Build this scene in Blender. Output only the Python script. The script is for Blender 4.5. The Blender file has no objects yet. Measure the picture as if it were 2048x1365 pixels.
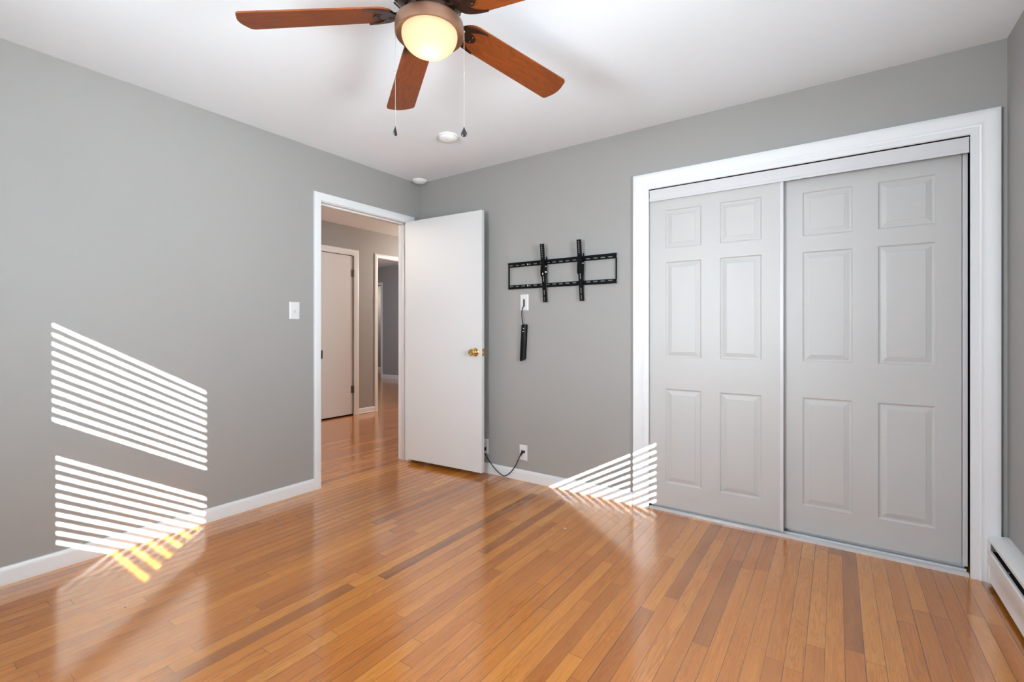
import bpy, bmesh, math, random
from mathutils import Vector, Matrix

random.seed(7)
PI = math.pi
S = bpy.context.scene
C = S.collection

# ------------------------------------------------------------------ camera
YAW = 34.583568
cam_d = bpy.data.cameras.new('camera')
cam = bpy.data.objects.new('camera', cam_d)
C.objects.link(cam)
cam.location = (3.0644, -2.9780, 1.1397)
cam.rotation_euler = (math.radians(90), 0, math.radians(YAW))
cam_d.sensor_width = 36.0
cam_d.lens = 940.7253 / 2048 * 36.0
cam_d.shift_y = -22.5 / 2048
cam_d.clip_start = 0.02
S.camera = cam

# ------------------------------------------------------------------ colour management
S.view_settings.view_transform = 'Standard'
S.view_settings.look = 'None'
S.view_settings.gamma = 1.0
S.view_settings.use_curve_mapping = False
S.view_settings.exposure = 0.62
S.cycles.max_bounces = 12
S.cycles.diffuse_bounces = 8
S.cycles.glossy_bounces = 5
S.cycles.transparent_max_bounces = 12
S.cycles.sample_clamp_indirect = 6.0
S.cycles.caustics_reflective = False
S.cycles.caustics_refractive = False
S.cycles.use_denoising = True
S.cycles.use_light_tree = False

# ------------------------------------------------------------------ world, sun, window daylight, added fill
W = bpy.data.worlds.new('sky')
S.world = W
W.use_nodes = True
bg = W.node_tree.nodes['Background']
bg.inputs[0].default_value = (0.62, 0.76, 1.0, 1)
bg.inputs[1].default_value = 2.0

SUN = Vector((-1.845, 1.672, -1.0))            # the direction the sunlight travels
sd = bpy.data.lights.new('sun', 'SUN')
sd.energy = 50.0
sd.angle = math.radians(0.25)
sd.color = (1.0, 0.97, 0.93)
so = bpy.data.objects.new('sun', sd)
C.objects.link(so)
so.rotation_euler = SUN.to_track_quat('-Z', 'Y').to_euler()
so.location = (9, -9, 6)


def area_light(name, loc, direction, w, h, power, color):
    d = bpy.data.lights.new(name, 'AREA')
    d.shape = 'RECTANGLE'
    d.size, d.size_y, d.energy, d.color = w, h, power, color
    o = bpy.data.objects.new(name, d)
    C.objects.link(o)
    o.location = loc
    o.rotation_euler = Vector(direction).to_track_quat('-Z', 'Y').to_euler()
    return o


SKYC = (0.86, 0.93, 1.0)
# sky light outside each window, and added fill lamps inside the blinds, tilted up
area_light('sky_window_front', (1.85, -3.90, 1.40), (0, 1, 0), 0.86, 1.05, 30, SKYC)
area_light('sky_window_right', (3.93, -1.86, 1.40), (-1, 0, 0), 0.86, 1.05, 60, SKYC)
area_light('fill_front', (1.85, -3.63, 1.42), (0.95, 1, 0.95), 0.80, 0.95, 52, SKYC)
area_light('fill_right', (3.66, -1.86, 1.42), (-1, -0.05, 0.4), 0.80, 0.95, 11, SKYC)
fill_beam = area_light('fill_beam_right', (3.66, -1.86, 1.42), (-1, -0.06, 0.42), 0.80, 0.95, 6.5, SKYC)
fill_beam.data.spread = math.radians(75)  # added narrow fill beam for the upper left wall


def point_light(name, loc, power, color, radius):
    d = bpy.data.lights.new(name, 'POINT')
    d.energy, d.color, d.shadow_soft_size = power, color, radius
    o = bpy.data.objects.new(name, d)
    C.objects.link(o)
    o.location = loc
    return o


point_light('hall_lamp', (-1.30, 2.70, 2.15), 60, (1.0, 0.86, 0.74), 0.25)
point_light('hall_lamp_near_bath', (-1.30, -1.90, 2.15), 34, (1.0, 0.86, 0.74), 0.25)
point_light('far_room_lamp', (-4.2, 2.0, 1.9), 48, (0.86, 0.92, 1.0), 0.25)
point_light('last_room_lamp', (-7.6, 5.2, 2.0), 14, (1.0, 0.86, 0.70), 0.15)


# ------------------------------------------------------------------ materials
def srgb(r, g, b):
    def f(c):
        c /= 255.0
        return c / 12.92 if c <= 0.04045 else ((c + 0.055) / 1.055) ** 2.4
    return (f(r), f(g), f(b), 1.0)


def mat(name, col, rough=0.5, metal=0.0, spec=0.5, bump=0.0, bscale=200.0, coat=0.0):
    m = bpy.data.materials.new(name)
    m.use_nodes = True
    nt = m.node_tree
    p = nt.nodes['Principled BSDF']
    p.inputs['Base Color'].default_value = col
    p.inputs['Roughness'].default_value = rough
    p.inputs['Metallic'].default_value = metal
    p.inputs['Specular IOR Level'].default_value = spec
    p.inputs['Coat Weight'].default_value = coat
    if bump > 0:
        tc = nt.nodes.new('ShaderNodeTexCoord')
        n = nt.nodes.new('ShaderNodeTexNoise')
        n.inputs['Scale'].default_value = bscale
        n.inputs['Detail'].default_value = 3
        b = nt.nodes.new('ShaderNodeBump')
        b.inputs['Strength'].default_value = bump
        b.inputs['Distance'].default_value = 0.001
        nt.links.new(tc.outputs['Object'], n.inputs['Vector'])
        nt.links.new(n.outputs['Fac'], b.inputs['Height'])
        nt.links.new(b.outputs['Normal'], p.inputs['Normal'])
    return m


class NG:
    """tiny node helper"""
    def __init__(self, m):
        self.nt = m.node_tree

    def n(self, typ, **kw):
        x = self.nt.nodes.new(typ)
        for k, v in kw.items():
            setattr(x, k, v)
        return x

    def link(self, a, b):
        self.nt.links.new(a, b)

    def put(self, sock, v):
        if hasattr(v, 'is_linked') or hasattr(v, 'links'):
            self.link(v, sock)
        else:
            sock.default_value = v

    def math(self, op, a, b=None, c=None, clamp=False):
        x = self.n('ShaderNodeMath', operation=op, use_clamp=clamp)
        self.put(x.inputs[0], a)
        if b is not None:
            self.put(x.inputs[1], b)
        if c is not None:
            self.put(x.inputs[2], c)
        return x.outputs[0]

    def comb(self, x, y, z):
        c = self.n('ShaderNodeCombineXYZ')
        for i, v in enumerate((x, y, z)):
            self.put(c.inputs[i], v)
        return c.outputs[0]

    def noise(self, vec, scale=1.0, detail=3.0, rough=0.5, dist=0.0):
        x = self.n('ShaderNodeTexNoise')
        self.link(vec, x.inputs['Vector'])
        x.inputs['Scale'].default_value = scale
        x.inputs['Detail'].default_value = detail
        x.inputs['Roughness'].default_value = rough
        x.inputs['Distortion'].default_value = dist
        return x.outputs['Fac']

    def white(self, vec):
        x = self.n('ShaderNodeTexWhiteNoise', noise_dimensions='3D')
        self.link(vec, x.inputs['Vector'])
        return x

    def ramp(self, fac, stops, interp='LINEAR'):
        r = self.n('ShaderNodeValToRGB')
        r.color_ramp.interpolation = interp
        e = r.color_ramp.elements
        while len(e) < len(stops):
            e.new(0.5)
        for el, (pos, col) in zip(e, stops):
            el.position = pos
            el.color = col
        self.link(fac, r.inputs['Fac'])
        return r.outputs['Color']

    def mix(self, fac, a, b, blend='MIX'):
        x = self.n('ShaderNodeMix', data_type='RGBA', blend_type=blend)
        self.put(x.inputs[0], fac)
        self.put(x.inputs[6], a)
        self.put(x.inputs[7], b)
        return x.outputs[2]

    def mapr(self, v, a, b, c, d):
        x = self.n('ShaderNodeMapRange')
        self.put(x.inputs[0], v)
        for i, q in enumerate((a, b, c, d)):
            x.inputs[i + 1].default_value = q
        return x.outputs[0]


def oak_floor():
    m = bpy.data.materials.new('oak_strip_floor')
    m.use_nodes = True
    g = NG(m)
    p = m.node_tree.nodes['Principled BSDF']
    tc = g.n('ShaderNodeTexCoord')
    sp = g.n('ShaderNodeSeparateXYZ')
    g.link(tc.outputs['Object'], sp.inputs[0])
    X, Y = sp.outputs[0], sp.outputs[1]
    BW = 0.0572
    xs = g.math('DIVIDE', X, BW)
    i = g.math('FLOOR', xs)
    fx = g.math('FRACT', xs)
    wi = g.white(g.comb(i, 3.7, 1.1))
    L = g.math('MULTIPLY_ADD', wi.outputs['Value'], 1.15, 0.65)
    wi2 = g.white(g.comb(i, 9.2, 5.3))
    off = g.math('MULTIPLY', wi2.outputs['Value'], 9.0)
    ys = g.math('DIVIDE', g.math('ADD', Y, off), L)
    j = g.math('FLOOR', ys)
    fy = g.math('FRACT', ys)
    wid = g.white(g.comb(i, j, 0.5))
    idv = wid.outputs['Value']
    spc = g.n('ShaderNodeSeparateColor')
    g.link(wid.outputs['Color'], spc.inputs[0])
    r2, r3 = spc.outputs[1], spc.outputs[2]
    base = g.ramp(idv, [
        (0.00, srgb(118, 66, 22)), (0.03, srgb(140, 82, 36)), (0.10, srgb(172, 100, 36)),
        (0.35, srgb(186, 109, 35)), (0.62, srgb(195, 118, 38)), (0.82, srgb(203, 127, 46)),
        (0.93, srgb(210, 136, 54)), (1.00, srgb(214, 144, 66))])
    hue = g.mix(g.mapr(r2, 0, 1, 0.0, 0.30), base, srgb(175, 92, 31))
    # grain
    ox = g.math('MULTIPLY_ADD', r3, 37.0, X)
    oy = g.math('MULTIPLY_ADD', r2, 53.0, Y)
    streak = g.noise(g.comb(g.math('MULTIPLY', ox, 260.0), g.math('MULTIPLY', oy, 6.0), idv), 1.0, 4.0, 0.6)
    band = g.noise(g.comb(g.math('MULTIPLY', ox, 34.0), g.math('MULTIPLY', oy, 2.6), idv), 1.0, 1.5, 0.5, 0.35)
    rings = g.math('SINE', g.math('MULTIPLY', band, g.mapr(r3, 0, 1, 38.0, 95.0)))
    rings = g.math('POWER', g.math('MULTIPLY_ADD', rings, 0.5, 0.5), 3.0)
    cloud = g.noise(g.comb(g.math('MULTIPLY', ox, 12.0), g.math('MULTIPLY', oy, 1.4), idv), 1.0, 2.0, 0.5)
    c1 = g.mix(g.mapr(streak, 0.35, 0.75, 0.0, 0.42), hue, srgb(124, 72, 26))
    c2 = g.mix(g.math('MULTIPLY', rings, g.mapr(r2, 0, 1, 0.06, 0.34)), c1, srgb(108, 60, 22))
    c3 = g.mix(g.mapr(cloud, 0.3, 0.75, 0.0, 0.25), c2, srgb(214, 146, 66))
    # the joints between the boards
    ex = g.math('MINIMUM', fx, g.math('SUBTRACT', 1.0, fx))
    gx = g.mapr(g.math('MULTIPLY', ex, BW), 0.0004, 0.0015, 1.0, 0.0)
    ey = g.math('MULTIPLY', g.math('MINIMUM', fy, g.math('SUBTRACT', 1.0, fy)), L)
    gy = g.mapr(ey, 0.0003, 0.0012, 1.0, 0.0)
    wgap = g.mapr(g.white(g.comb(i, 1.0, 8.8)).outputs['Value'], 0, 1, 0.40, 0.95)
    gap = g.math('MAXIMUM', g.math('MULTIPLY', gx, wgap), g.math('MULTIPLY', gy, 0.75), clamp=True)
    col = g.mix(gap, c3, srgb(58, 34, 20))
    g.link(col, p.inputs['Base Color'])
    # varnish
    rn = g.noise(g.comb(g.math('MULTIPLY', X, 3.0), g.math('MULTIPLY', Y, 3.0), 0.0), 1.0, 3.0)
    g.link(g.mapr(rn, 0.3, 0.7, 0.13, 0.19), p.inputs['Roughness'])
    p.inputs['Specular IOR Level'].default_value = 0.9
    p.inputs['Coat Weight'].default_value = 0.6
    p.inputs['Coat Roughness'].default_value = 0.14
    h = g.math('ADD', g.math('MULTIPLY', gap, -1.0), g.math('MULTIPLY', streak, 0.10))
    h = g.math('ADD', h, g.math('MULTIPLY', g.math('MULTIPLY', idv, fx), 0.25))
    b = g.n('ShaderNodeBump')
    b.inputs['Strength'].default_value = 0.30
    b.inputs['Distance'].default_value = 0.0006
    g.link(h, b.inputs['Height'])
    g.link(b.outputs['Normal'], p.inputs['Normal'])
    return m


def blade_wood():
    m = bpy.data.materials.new('walnut_blade')
    m.use_nodes = True
    g = NG(m)
    p = m.node_tree.nodes['Principled BSDF']
    tc = g.n('ShaderNodeTexCoord')
    sp = g.n('ShaderNodeSeparateXYZ')
    g.link(tc.outputs['Object'], sp.inputs[0])
    X, Y = sp.outputs[0], sp.outputs[1]
    oi = g.n('ShaderNodeObjectInfo')
    rnd = oi.outputs['Random']
    xx = g.math('MULTIPLY_ADD', rnd, 11.0, X)
    st = g.noise(g.comb(g.math('MULTIPLY', xx, 9.0), g.math('MULTIPLY', Y, 260.0), rnd), 1.0, 4.0, 0.6)
    bd = g.noise(g.comb(g.math('MULTIPLY', xx, 4.0), g.math('MULTIPLY', Y, 30.0), rnd), 1.0, 1.5, 0.5, 0.6)
    rg = g.math('POWER', g.math('MULTIPLY_ADD', g.math('SINE', g.math('MULTIPLY', bd, 60.0)), 0.5, 0.5), 2.5)
    c = g.mix(g.mapr(st, 0.3, 0.75, 0.0, 0.65), srgb(128, 62, 20), srgb(76, 35, 12))
    c = g.mix(g.math('MULTIPLY', rg, 0.35), c, srgb(68, 30, 12))
    g.link(c, p.inputs['Base Color'])
    p.inputs['Roughness'].default_value = 0.42
    p.inputs['Specular IOR Level'].default_value = 0.3
    return m


M = {}
M['floor'] = oak_floor()
M['blade'] = blade_wood()
M['wall'] = mat('grey_wall_paint', (0.328, 0.323, 0.313, 1), 0.55, spec=0.35, bump=0.12, bscale=350)
M['ceiling'] = mat('white_ceiling_paint', (0.83, 0.885, 0.93, 1), 0.9, spec=0.1, bump=0.10, bscale=250)
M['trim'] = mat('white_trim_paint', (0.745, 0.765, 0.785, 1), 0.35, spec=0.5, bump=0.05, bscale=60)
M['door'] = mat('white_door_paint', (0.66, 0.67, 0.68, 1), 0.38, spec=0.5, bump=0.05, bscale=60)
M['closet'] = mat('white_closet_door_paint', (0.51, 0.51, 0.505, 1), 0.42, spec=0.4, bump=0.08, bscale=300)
M['track'] = mat('white_enamel_track', (0.62, 0.62, 0.64, 1), 0.25, spec=0.5)
M['heater'] = mat('heater_enamel', (0.76, 0.76, 0.755, 1), 0.35, spec=0.5)
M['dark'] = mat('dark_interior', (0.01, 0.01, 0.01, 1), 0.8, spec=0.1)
M['closetshade'] = mat('dark_closet_shade', (0.03, 0.02, 0.015, 1), 0.8, spec=0.1)  # closet lining and inner walls: shade of the gaps put into the colour
M['fin'] = mat('aluminium_fins', (0.35, 0.35, 0.35, 1), 0.4, metal=0.8)
M['black'] = mat('black_steel_paint', (0.004, 0.004, 0.0045, 1), 0.5, spec=0.12)
M['blackpl'] = mat('black_plastic', (0.004, 0.004, 0.004, 1), 0.35, spec=0.15)
M['greypl'] = mat('dark_grey_plastic', (0.07, 0.07, 0.07, 1), 0.5, spec=0.2)
M['cord'] = mat('black_cord', (0.006, 0.006, 0.006, 1), 0.5, spec=0.15)
M['plate'] = mat('white_plate_plastic', (0.68, 0.68, 0.68, 1), 0.3, spec=0.5)
M['slot'] = mat('slot_dark', (0.03, 0.03, 0.03, 1), 0.6)
M['brass'] = mat('polished_brass', (0.78, 0.50, 0.17, 1), 0.16, metal=1.0)
M['steel'] = mat('brushed_steel', (0.20, 0.19, 0.18, 1), 0.35, metal=1.0)
M['screw'] = mat('zinc_screw', (0.75, 0.75, 0.75, 1), 0.3, metal=0.9)
M['bronze'] = mat('dark_bronze', (0.045, 0.021, 0.014, 1), 0.24, metal=0.6, spec=0.4)
M['copper'] = mat('bronze_ring', (0.20, 0.105, 0.065, 1), 0.42, metal=0.55)
M['chain'] = mat('chain_metal', (0.55, 0.50, 0.44, 1), 0.3, metal=0.9)
M['pendant'] = mat('black_pendant', (0.02, 0.02, 0.02, 1), 0.15, metal=0.3, bump=0.6, bscale=260)
M['detector'] = mat('detector_plastic', (0.84, 0.84, 0.83, 1), 0.4)
M['slat'] = mat('white_blind_slat', (0.80, 0.80, 0.78, 1), 0.45)
M['ext'] = mat('outside_lawn', (0.10, 0.14, 0.06, 1), 0.9)
M['siding'] = mat('outside_siding', (0.6, 0.6, 0.58, 1), 0.7)


def glass_pane():
    m = bpy.data.materials.new('window_glass')
    m.use_nodes = True
    nt = m.node_tree
    nt.nodes.remove(nt.nodes['Principled BSDF'])
    out = nt.nodes['Material Output']
    t = nt.nodes.new('ShaderNodeBsdfTransparent')
    t.inputs[0].default_value = (0.95, 0.97, 0.96, 1)
    gl = nt.nodes.new('ShaderNodeBsdfGlossy')
    gl.inputs['Roughness'].default_value = 0.02
    mx = nt.nodes.new('ShaderNodeMixShader')
    mx.inputs[0].default_value = 0.05
    nt.links.new(t.outputs[0], mx.inputs[1])
    nt.links.new(gl.outputs[0], mx.inputs[2])
    nt.links.new(mx.outputs[0], out.inputs[0])
    return m


M['glass'] = glass_pane()


def bowl_glass():
    m = bpy.data.materials.new('frosted_lamp_glass')
    m.use_nodes = True
    nt = m.node_tree
    nt.nodes.remove(nt.nodes['Principled BSDF'])
    out = nt.nodes['Material Output']
    t = nt.nodes.new('ShaderNodeBsdfTranslucent')
    t.inputs[0].default_value = (0.52, 0.42, 0.31, 1)
    d = nt.nodes.new('ShaderNodeBsdfDiffuse')
    d.inputs[0].default_value = (0.42, 0.35, 0.27, 1)
    g = nt.nodes.new('ShaderNodeBsdfGlossy')
    g.inputs['Roughness'].default_value = 0.25
    a = nt.nodes.new('ShaderNodeMixShader')
    a.inputs[0].default_value = 0.35
    b = nt.nodes.new('ShaderNodeMixShader')
    b.inputs[0].default_value = 0.0
    nt.links.new(t.outputs[0], a.inputs[1])
    nt.links.new(d.outputs[0], a.inputs[2])
    nt.links.new(a.outputs[0], b.inputs[1])
    nt.links.new(g.outputs[0], b.inputs[2])
    nt.links.new(b.outputs[0], out.inputs[0])
    return m


M['bowl'] = bowl_glass()


# ------------------------------------------------------------------ mesh helpers
class MB:
    def __init__(self):
        self.bm = bmesh.new()
        self.mats = []
        self.cur = 0

    def box(self, a, b, bevel=0.0, seg=2):
        x0, x1 = sorted((a[0], b[0])); y0, y1 = sorted((a[1], b[1])); z0, z1 = sorted((a[2], b[2]))
        r = bmesh.ops.create_cube(self.bm, size=1.0)
        vs = r['verts']
        for v in vs:
            v.co = Vector((x0 + (v.co.x + .5) * (x1 - x0), y0 + (v.co.y + .5) * (y1 - y0), z0 + (v.co.z + .5) * (z1 - z0)))
        if bevel > 0:
            es = list({e for v in vs for e in v.link_edges})
            bmesh.ops.bevel(self.bm, geom=es, offset=bevel, segments=seg, profile=0.5, affect='EDGES')
        return self

    def prism(self, pts, f, h0, h1):
        """polygon pts (2D) extruded between h0 and h1; f maps (a, b, h) to a point"""
        v0 = [self.bm.verts.new(f(a, b, h0)) for a, b in pts]
        v1 = [self.bm.verts.new(f(a, b, h1)) for a, b in pts]
        n = len(pts)
        self.bm.faces.new(v0[::-1])
        self.bm.faces.new(v1)
        for i in range(n):
            self.bm.faces.new((v0[i], v0[(i + 1) % n], v1[(i + 1) % n], v1[i]))
        return self

    def loft(self, rings, closed_ring=True, cap0=True, cap1=True):
        R = [[self.bm.verts.new(p) for p in ring] for ring in rings]
        n = len(R[0])
        for a, b in zip(R, R[1:]):
            for i in range(n if closed_ring else n - 1):
                k = (i + 1) % n
                self.bm.faces.new((a[i], a[k], b[k], b[i]))
        if cap0 and closed_ring:
            self.bm.faces.new(R[0][::-1])
        if cap1 and closed_ring:
            self.bm.faces.new(R[-1])
        return self

    def lathe(self, prof, centre=(0, 0, 0), n=48, axis=None, a0=0.0, mat4=None):
        """profile of (r, z) turned about z; r = 0 closes the end"""
        cx, cy, cz = centre
        rings = []
        for r, z in prof:
            if r < 1e-6:
                rings.append([self.bm.verts.new((0, 0, z))])
            else:
                rings.append([self.bm.verts.new((r * math.cos(2 * PI * i / n), r * math.sin(2 * PI * i / n), z)) for i in range(n)])
        for a, b in zip(rings, rings[1:]):
            for i in range(n):
                k = (i + 1) % n
                if len(a) == 1 and len(b) == 1:
                    continue
                if len(a) == 1:
                    self.bm.faces.new((a[0], b[k], b[i]))
                elif len(b) == 1:
                    self.bm.faces.new((a[i], a[k], b[0]))
                else:
                    self.bm.faces.new((a[i], a[k], b[k], b[i]))
        mm = Matrix.Translation((cx, cy, cz)) @ (mat4 or Matrix.Identity(4))
        for ring in rings:
            for v in ring:
                v.co = mm @ v.co
        return self

    def tube(self, pts, r, n=8):
        pts = [Vector(p) for p in pts]
        rings = []
        up = Vector((0, 0, 1))
        for i, p in enumerate(pts):
            d = (pts[min(i + 1, len(pts) - 1)] - pts[max(i - 1, 0)]).normalized()
            s = d.cross(up)
            if s.length < 1e-3:
                s = d.cross(Vector((1, 0, 0)))
            s.normalize()
            t = s.cross(d)
            rr = r[i] if isinstance(r, (list, tuple)) else r
            rings.append([p + s * (rr * math.cos(2 * PI * k / n)) + t * (rr * math.sin(2 * PI * k / n)) for k in range(n)])
        return self.loft(rings)

    def ball(self, c, r, u=8, v=5):
        if not isinstance(r, (tuple, list)):
            r = (r, r, r)
        x = bmesh.ops.create_uvsphere(self.bm, u_segments=u, v_segments=v, radius=1.0)
        for w in x['verts']:
            w.co = Vector((c[0] + w.co.x * r[0], c[1] + w.co.y * r[1], c[2] + w.co.z * r[2]))
        return self

    def build(self, name, material, parent=None, smooth=None, loc=None):
        bmesh.ops.recalc_face_normals(self.bm, faces=self.bm.faces)
        me = bpy.data.meshes.new(name)
        self.bm.to_mesh(me)
        self.bm.free()
        me.materials.append(material)
        if smooth is not None:
            me.polygons.foreach_set('use_smooth', [True] * len(me.polygons))
            me.set_sharp_from_angle(angle=math.radians(smooth))
        o = bpy.data.objects.new(name, me)
        C.objects.link(o)
        if parent is not None:
            o.parent = parent
        if loc is not None:
            o.location = loc
        return o


def tag(o, label=None, cat=None, group=None, kind=None):
    if label: o['label'] = label
    if cat: o['category'] = cat
    if group: o['group'] = group
    if kind: o['kind'] = kind
    return o


def empty(name, loc=(0, 0, 0), rz=0.0):
    o = bpy.data.objects.new(name, None)
    o.empty_display_size = 0.05
    C.objects.link(o)
    o.location = loc
    o.rotation_euler = (0, 0, rz)
    return o


def struct(name, mb, m, label=None, smooth=None):
    o = mb.build(name, m, smooth=smooth)
    o['kind'] = 'structure'
    if label: o['label'] = label
    return o


def casing(mb, u0, u1, zt, prof, f, z0=0.0):
    """mitred trim round three sides of an opening; prof = [(w, h)] w outwards from the edge, h off the wall"""
    rings = []
    for (ux, sx, zz, sz) in ((u0, -1, z0, 0), (u0, -1, zt, 1), (u1, 1, zt, 1), (u1, 1, z0, 0)):
        rings.append([f(ux + sx * w, h, zz + sz * w) for w, h in prof])
    mb.loft(rings)


def base_run(mb, a, b, f, h=0.080, t=0.014):
    prof = [(0, 0), (t, 0), (t, h - 0.022), (t - 0.002, h - 0.008), (t - 0.006, h - 0.001), (t - 0.010, h), (0, h)]
    mb.loft([[f(a, d, z) for d, z in prof], [f(b, d, z) for d, z in prof]])


# ------------------------------------------------------------------ room shell
RX, RY, RH, TOP = 3.692, -3.66, 2.44, 2.78
HX = -2.24
struct('floor', MB().box((-9.6, -3.84, -0.10), (3.86, 7.2, 0.0)), M['floor'], 'honey oak strip floor running through bedroom and hallway')
struct('ceiling', MB().box((-0.06, RY - 0.06, RH), (RX + 0.06, 0.06, RH + 0.10)), M['ceiling'], 'smooth white bedroom ceiling')
struct('ceiling_hall', MB().box((HX - 0.06, -3.72, 2.51), (-0.06, 5.0, 2.61)), M['ceiling'])
struct('ceiling_far_room', MB().box((-9.6, -0.2, 2.62), (HX - 0.06, 7.2, 2.72)), M['ceiling'])
struct('roof', MB().box((-9.7, -3.9, TOP), (3.95, 7.3, TOP + 0.12)), M['siding'])

DY0, DY1, DZ = -0.968, -0.118, 2.070        # bedroom doorway in the left wall
wl = MB()
wl.box((-0.12, RY - 0.1, 0), (0, DY0, TOP)).box((-0.12, DY1, 0), (0, 0.12, TOP)).box((-0.12, DY0, DZ), (0, DY1, TOP))
struct('wall_left', wl, M['wall'], 'grey painted wall on the left with the bedroom doorway')

CX0, CX1, CZ = 2.077, 3.571, 2.036          # closet opening in the back wall
wb = MB()
wb.box((0, 0, 0), (CX0 - 0.03, 0.12, TOP)).box((CX1 + 0.03, 0, 0), (RX, 0.12, TOP)).box((CX0 - 0.03, 0, CZ + 0.02), (CX1 + 0.03, 0.12, TOP))
struct('wall_back', wb, M['wall'], 'grey painted wall with the closet opening')
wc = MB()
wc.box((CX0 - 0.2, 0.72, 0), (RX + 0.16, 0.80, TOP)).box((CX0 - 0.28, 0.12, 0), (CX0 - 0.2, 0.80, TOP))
struct('wall_closet', wc, M['closetshade'])
struct('ceiling_closet', MB().box((CX0 - 0.2, 0.12, 2.30), (RX, 0.72, 2.36)), M['ceiling'])

WZ0, WZ1 = 0.840, 2.080
# wall right (x = RX) with window_2, wall front (y = RY) with window_1
E0, E1 = -2.302, -1.402
S0, S1 = 1.400, 2.350
wr = MB()
wr.box((RX, E1, 0), (RX + 0.16, 0.80, TOP)).box((RX, RY - 0.16, 0), (RX + 0.16, E0, TOP))
wr.box((RX, E0, 0), (RX + 0.16, E1, WZ0)).box((RX, E0, WZ1), (RX + 0.16, E1, TOP))
struct('wall_right', wr, M['wall'], 'grey painted wall at the right edge above the baseboard heater')
wf = MB()
wf.box((-9.6, RY - 0.16, 0), (S0, RY, TOP)).box((S1, RY - 0.16, 0), (RX, RY, TOP))
wf.box((S0, RY - 0.16, 0), (S1, RY, WZ0)).box((S0, RY - 0.16, WZ1), (S1, RY, TOP))
struct('wall_front', wf, M['wall'])

# hallway and the rooms behind it
HD0, HD1, HDZ = 0.19, 0.989, 2.127           # hall closet door
H20, H21, H2Z = 1.388, 2.15, 2.151           # doorway to the far room
wh = MB()
wh.box((HX - 0.12, RY, 0), (HX, HD0, TOP)).box((HX - 0.12, HD1, 0), (HX, H20, TOP)).box((HX - 0.12, H21, 0), (HX, 5.0, TOP))
wh.box((HX - 0.12, HD0, HDZ), (HX, HD1, TOP)).box((HX - 0.12, H20, H2Z), (HX, H21, TOP))
struct('wall_hall', wh, M['wall'], 'grey hallway wall between the hall door and the second doorway')
struct('wall_hall_end', MB().box((HX, 5.0, 0), (-0.12, 5.12, TOP)).box((HX, -3.1, 0), (-0.12, -3.0, TOP)).box((-0.12, 0.12, 0), (0, 5.12, TOP)), M['wall'])
struct('wall_hall_closet', MB().box((-3.0, HD0 - 0.1, 0), (-2.95, HD1 + 0.1, TOP)).box((-2.95, HD0 - 0.15, 0), (HX - 0.12, HD0 - 0.1, TOP)).box((-2.95, HD1 + 0.1, 0), (HX - 0.12, HD1 + 0.15, TOP)), M['wall'])
FY, FD1, FZ = 4.40, -5.775, 2.19
wfr = MB()
wfr.box((FD1, FY, 0), (HX - 0.12, FY + 0.12, TOP)).box((-6.60, FY, FZ), (FD1, FY + 0.12, TOP)).box((-9.6, FY, 0), (-6.60, FY + 0.12, TOP))
wfr.box((-9.6, -0.2, 0), (-3.0, -0.1, TOP)).box((-9.7, -0.2, 0), (-9.6, 7.2, TOP))
struct('wall_far_room', wfr, M['wall'])
struct('wall_last_room', MB().box((-9.6, 5.80, 0), (HX - 0.12, 5.92, TOP)), M['wall'])

# ------------------------------------------------------------------ trim
P_LEFT = lambda u, h, z: (h, u, z)
P_LEFTB = lambda u, h, z: (-0.12 - h, u, z)
P_BACK = lambda u, h, z: (u, -h, z)
P_HALL = lambda u, h, z: (HX + h, u, z)
P_FAR = lambda u, h, z: (u, FY - h, z)
P_LAST = lambda u, h, z: (u, 5.80 - h, z)
P_RIGHT = lambda u, h, z: (RX - h, u, z)
P_FRONT = lambda u, h, z: (u, RY + h, z)

P57 = [(0.0, 0), (0.0, 0.009), (0.003, 0.013), (0.010, 0.016), (0.035, 0.018), (0.050, 0.017), (0.057, 0.014), (0.057, 0)]


def trim(name, mb, label=None, smooth=40, m='trim'):
    return struct(name, mb, M[m], label, smooth)


t = MB(); casing(t, DY0, DY1, DZ, P57, P_LEFT)
trim('trim_1', t, 'white casing around the open bedroom doorway')
t = MB(); casing(t, DY0, DY1, DZ, P57, P_LEFTB)
trim('trim_2', t, 'white casing on the hall side of the bedroom doorway')
# jamb lining with the door stop
t = MB()
t.box((-0.12, DY0 - 0.001, 0), (0, DY0 + 0.004, DZ)).box((-0.12, DY1 - 0.004, 0), (0, DY1 + 0.001, DZ)).box((-0.12, DY0, DZ - 0.004), (0, DY1, DZ + 0.001))
t.box((-0.080, DY0, 0), (-0.044, DY0 + 0.014, DZ), 0.002).box((-0.080, DY1 - 0.014, 0), (-0.044, DY1, DZ), 0.002).box((-0.080, DY0, DZ - 0.014), (-0.044, DY1, DZ), 0.002)
trim('trim_3', t, 'white door jamb and stop lining the bedroom doorway')
# strike plate set in the left jamb
tag(MB().box((-0.036, DY0 + 0.003, 0.930), (0.0165, DY0 + 0.006, 0.992), 0.0008).box((0.0105, DY0 - 0.0015, 0.935), (0.0165, DY0 + 0.006, 0.987)).build('strike_plate', M['bronze']),
    'small dark strike plate on the left jamb of the bedroom doorway', 'strike plate')

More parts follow.
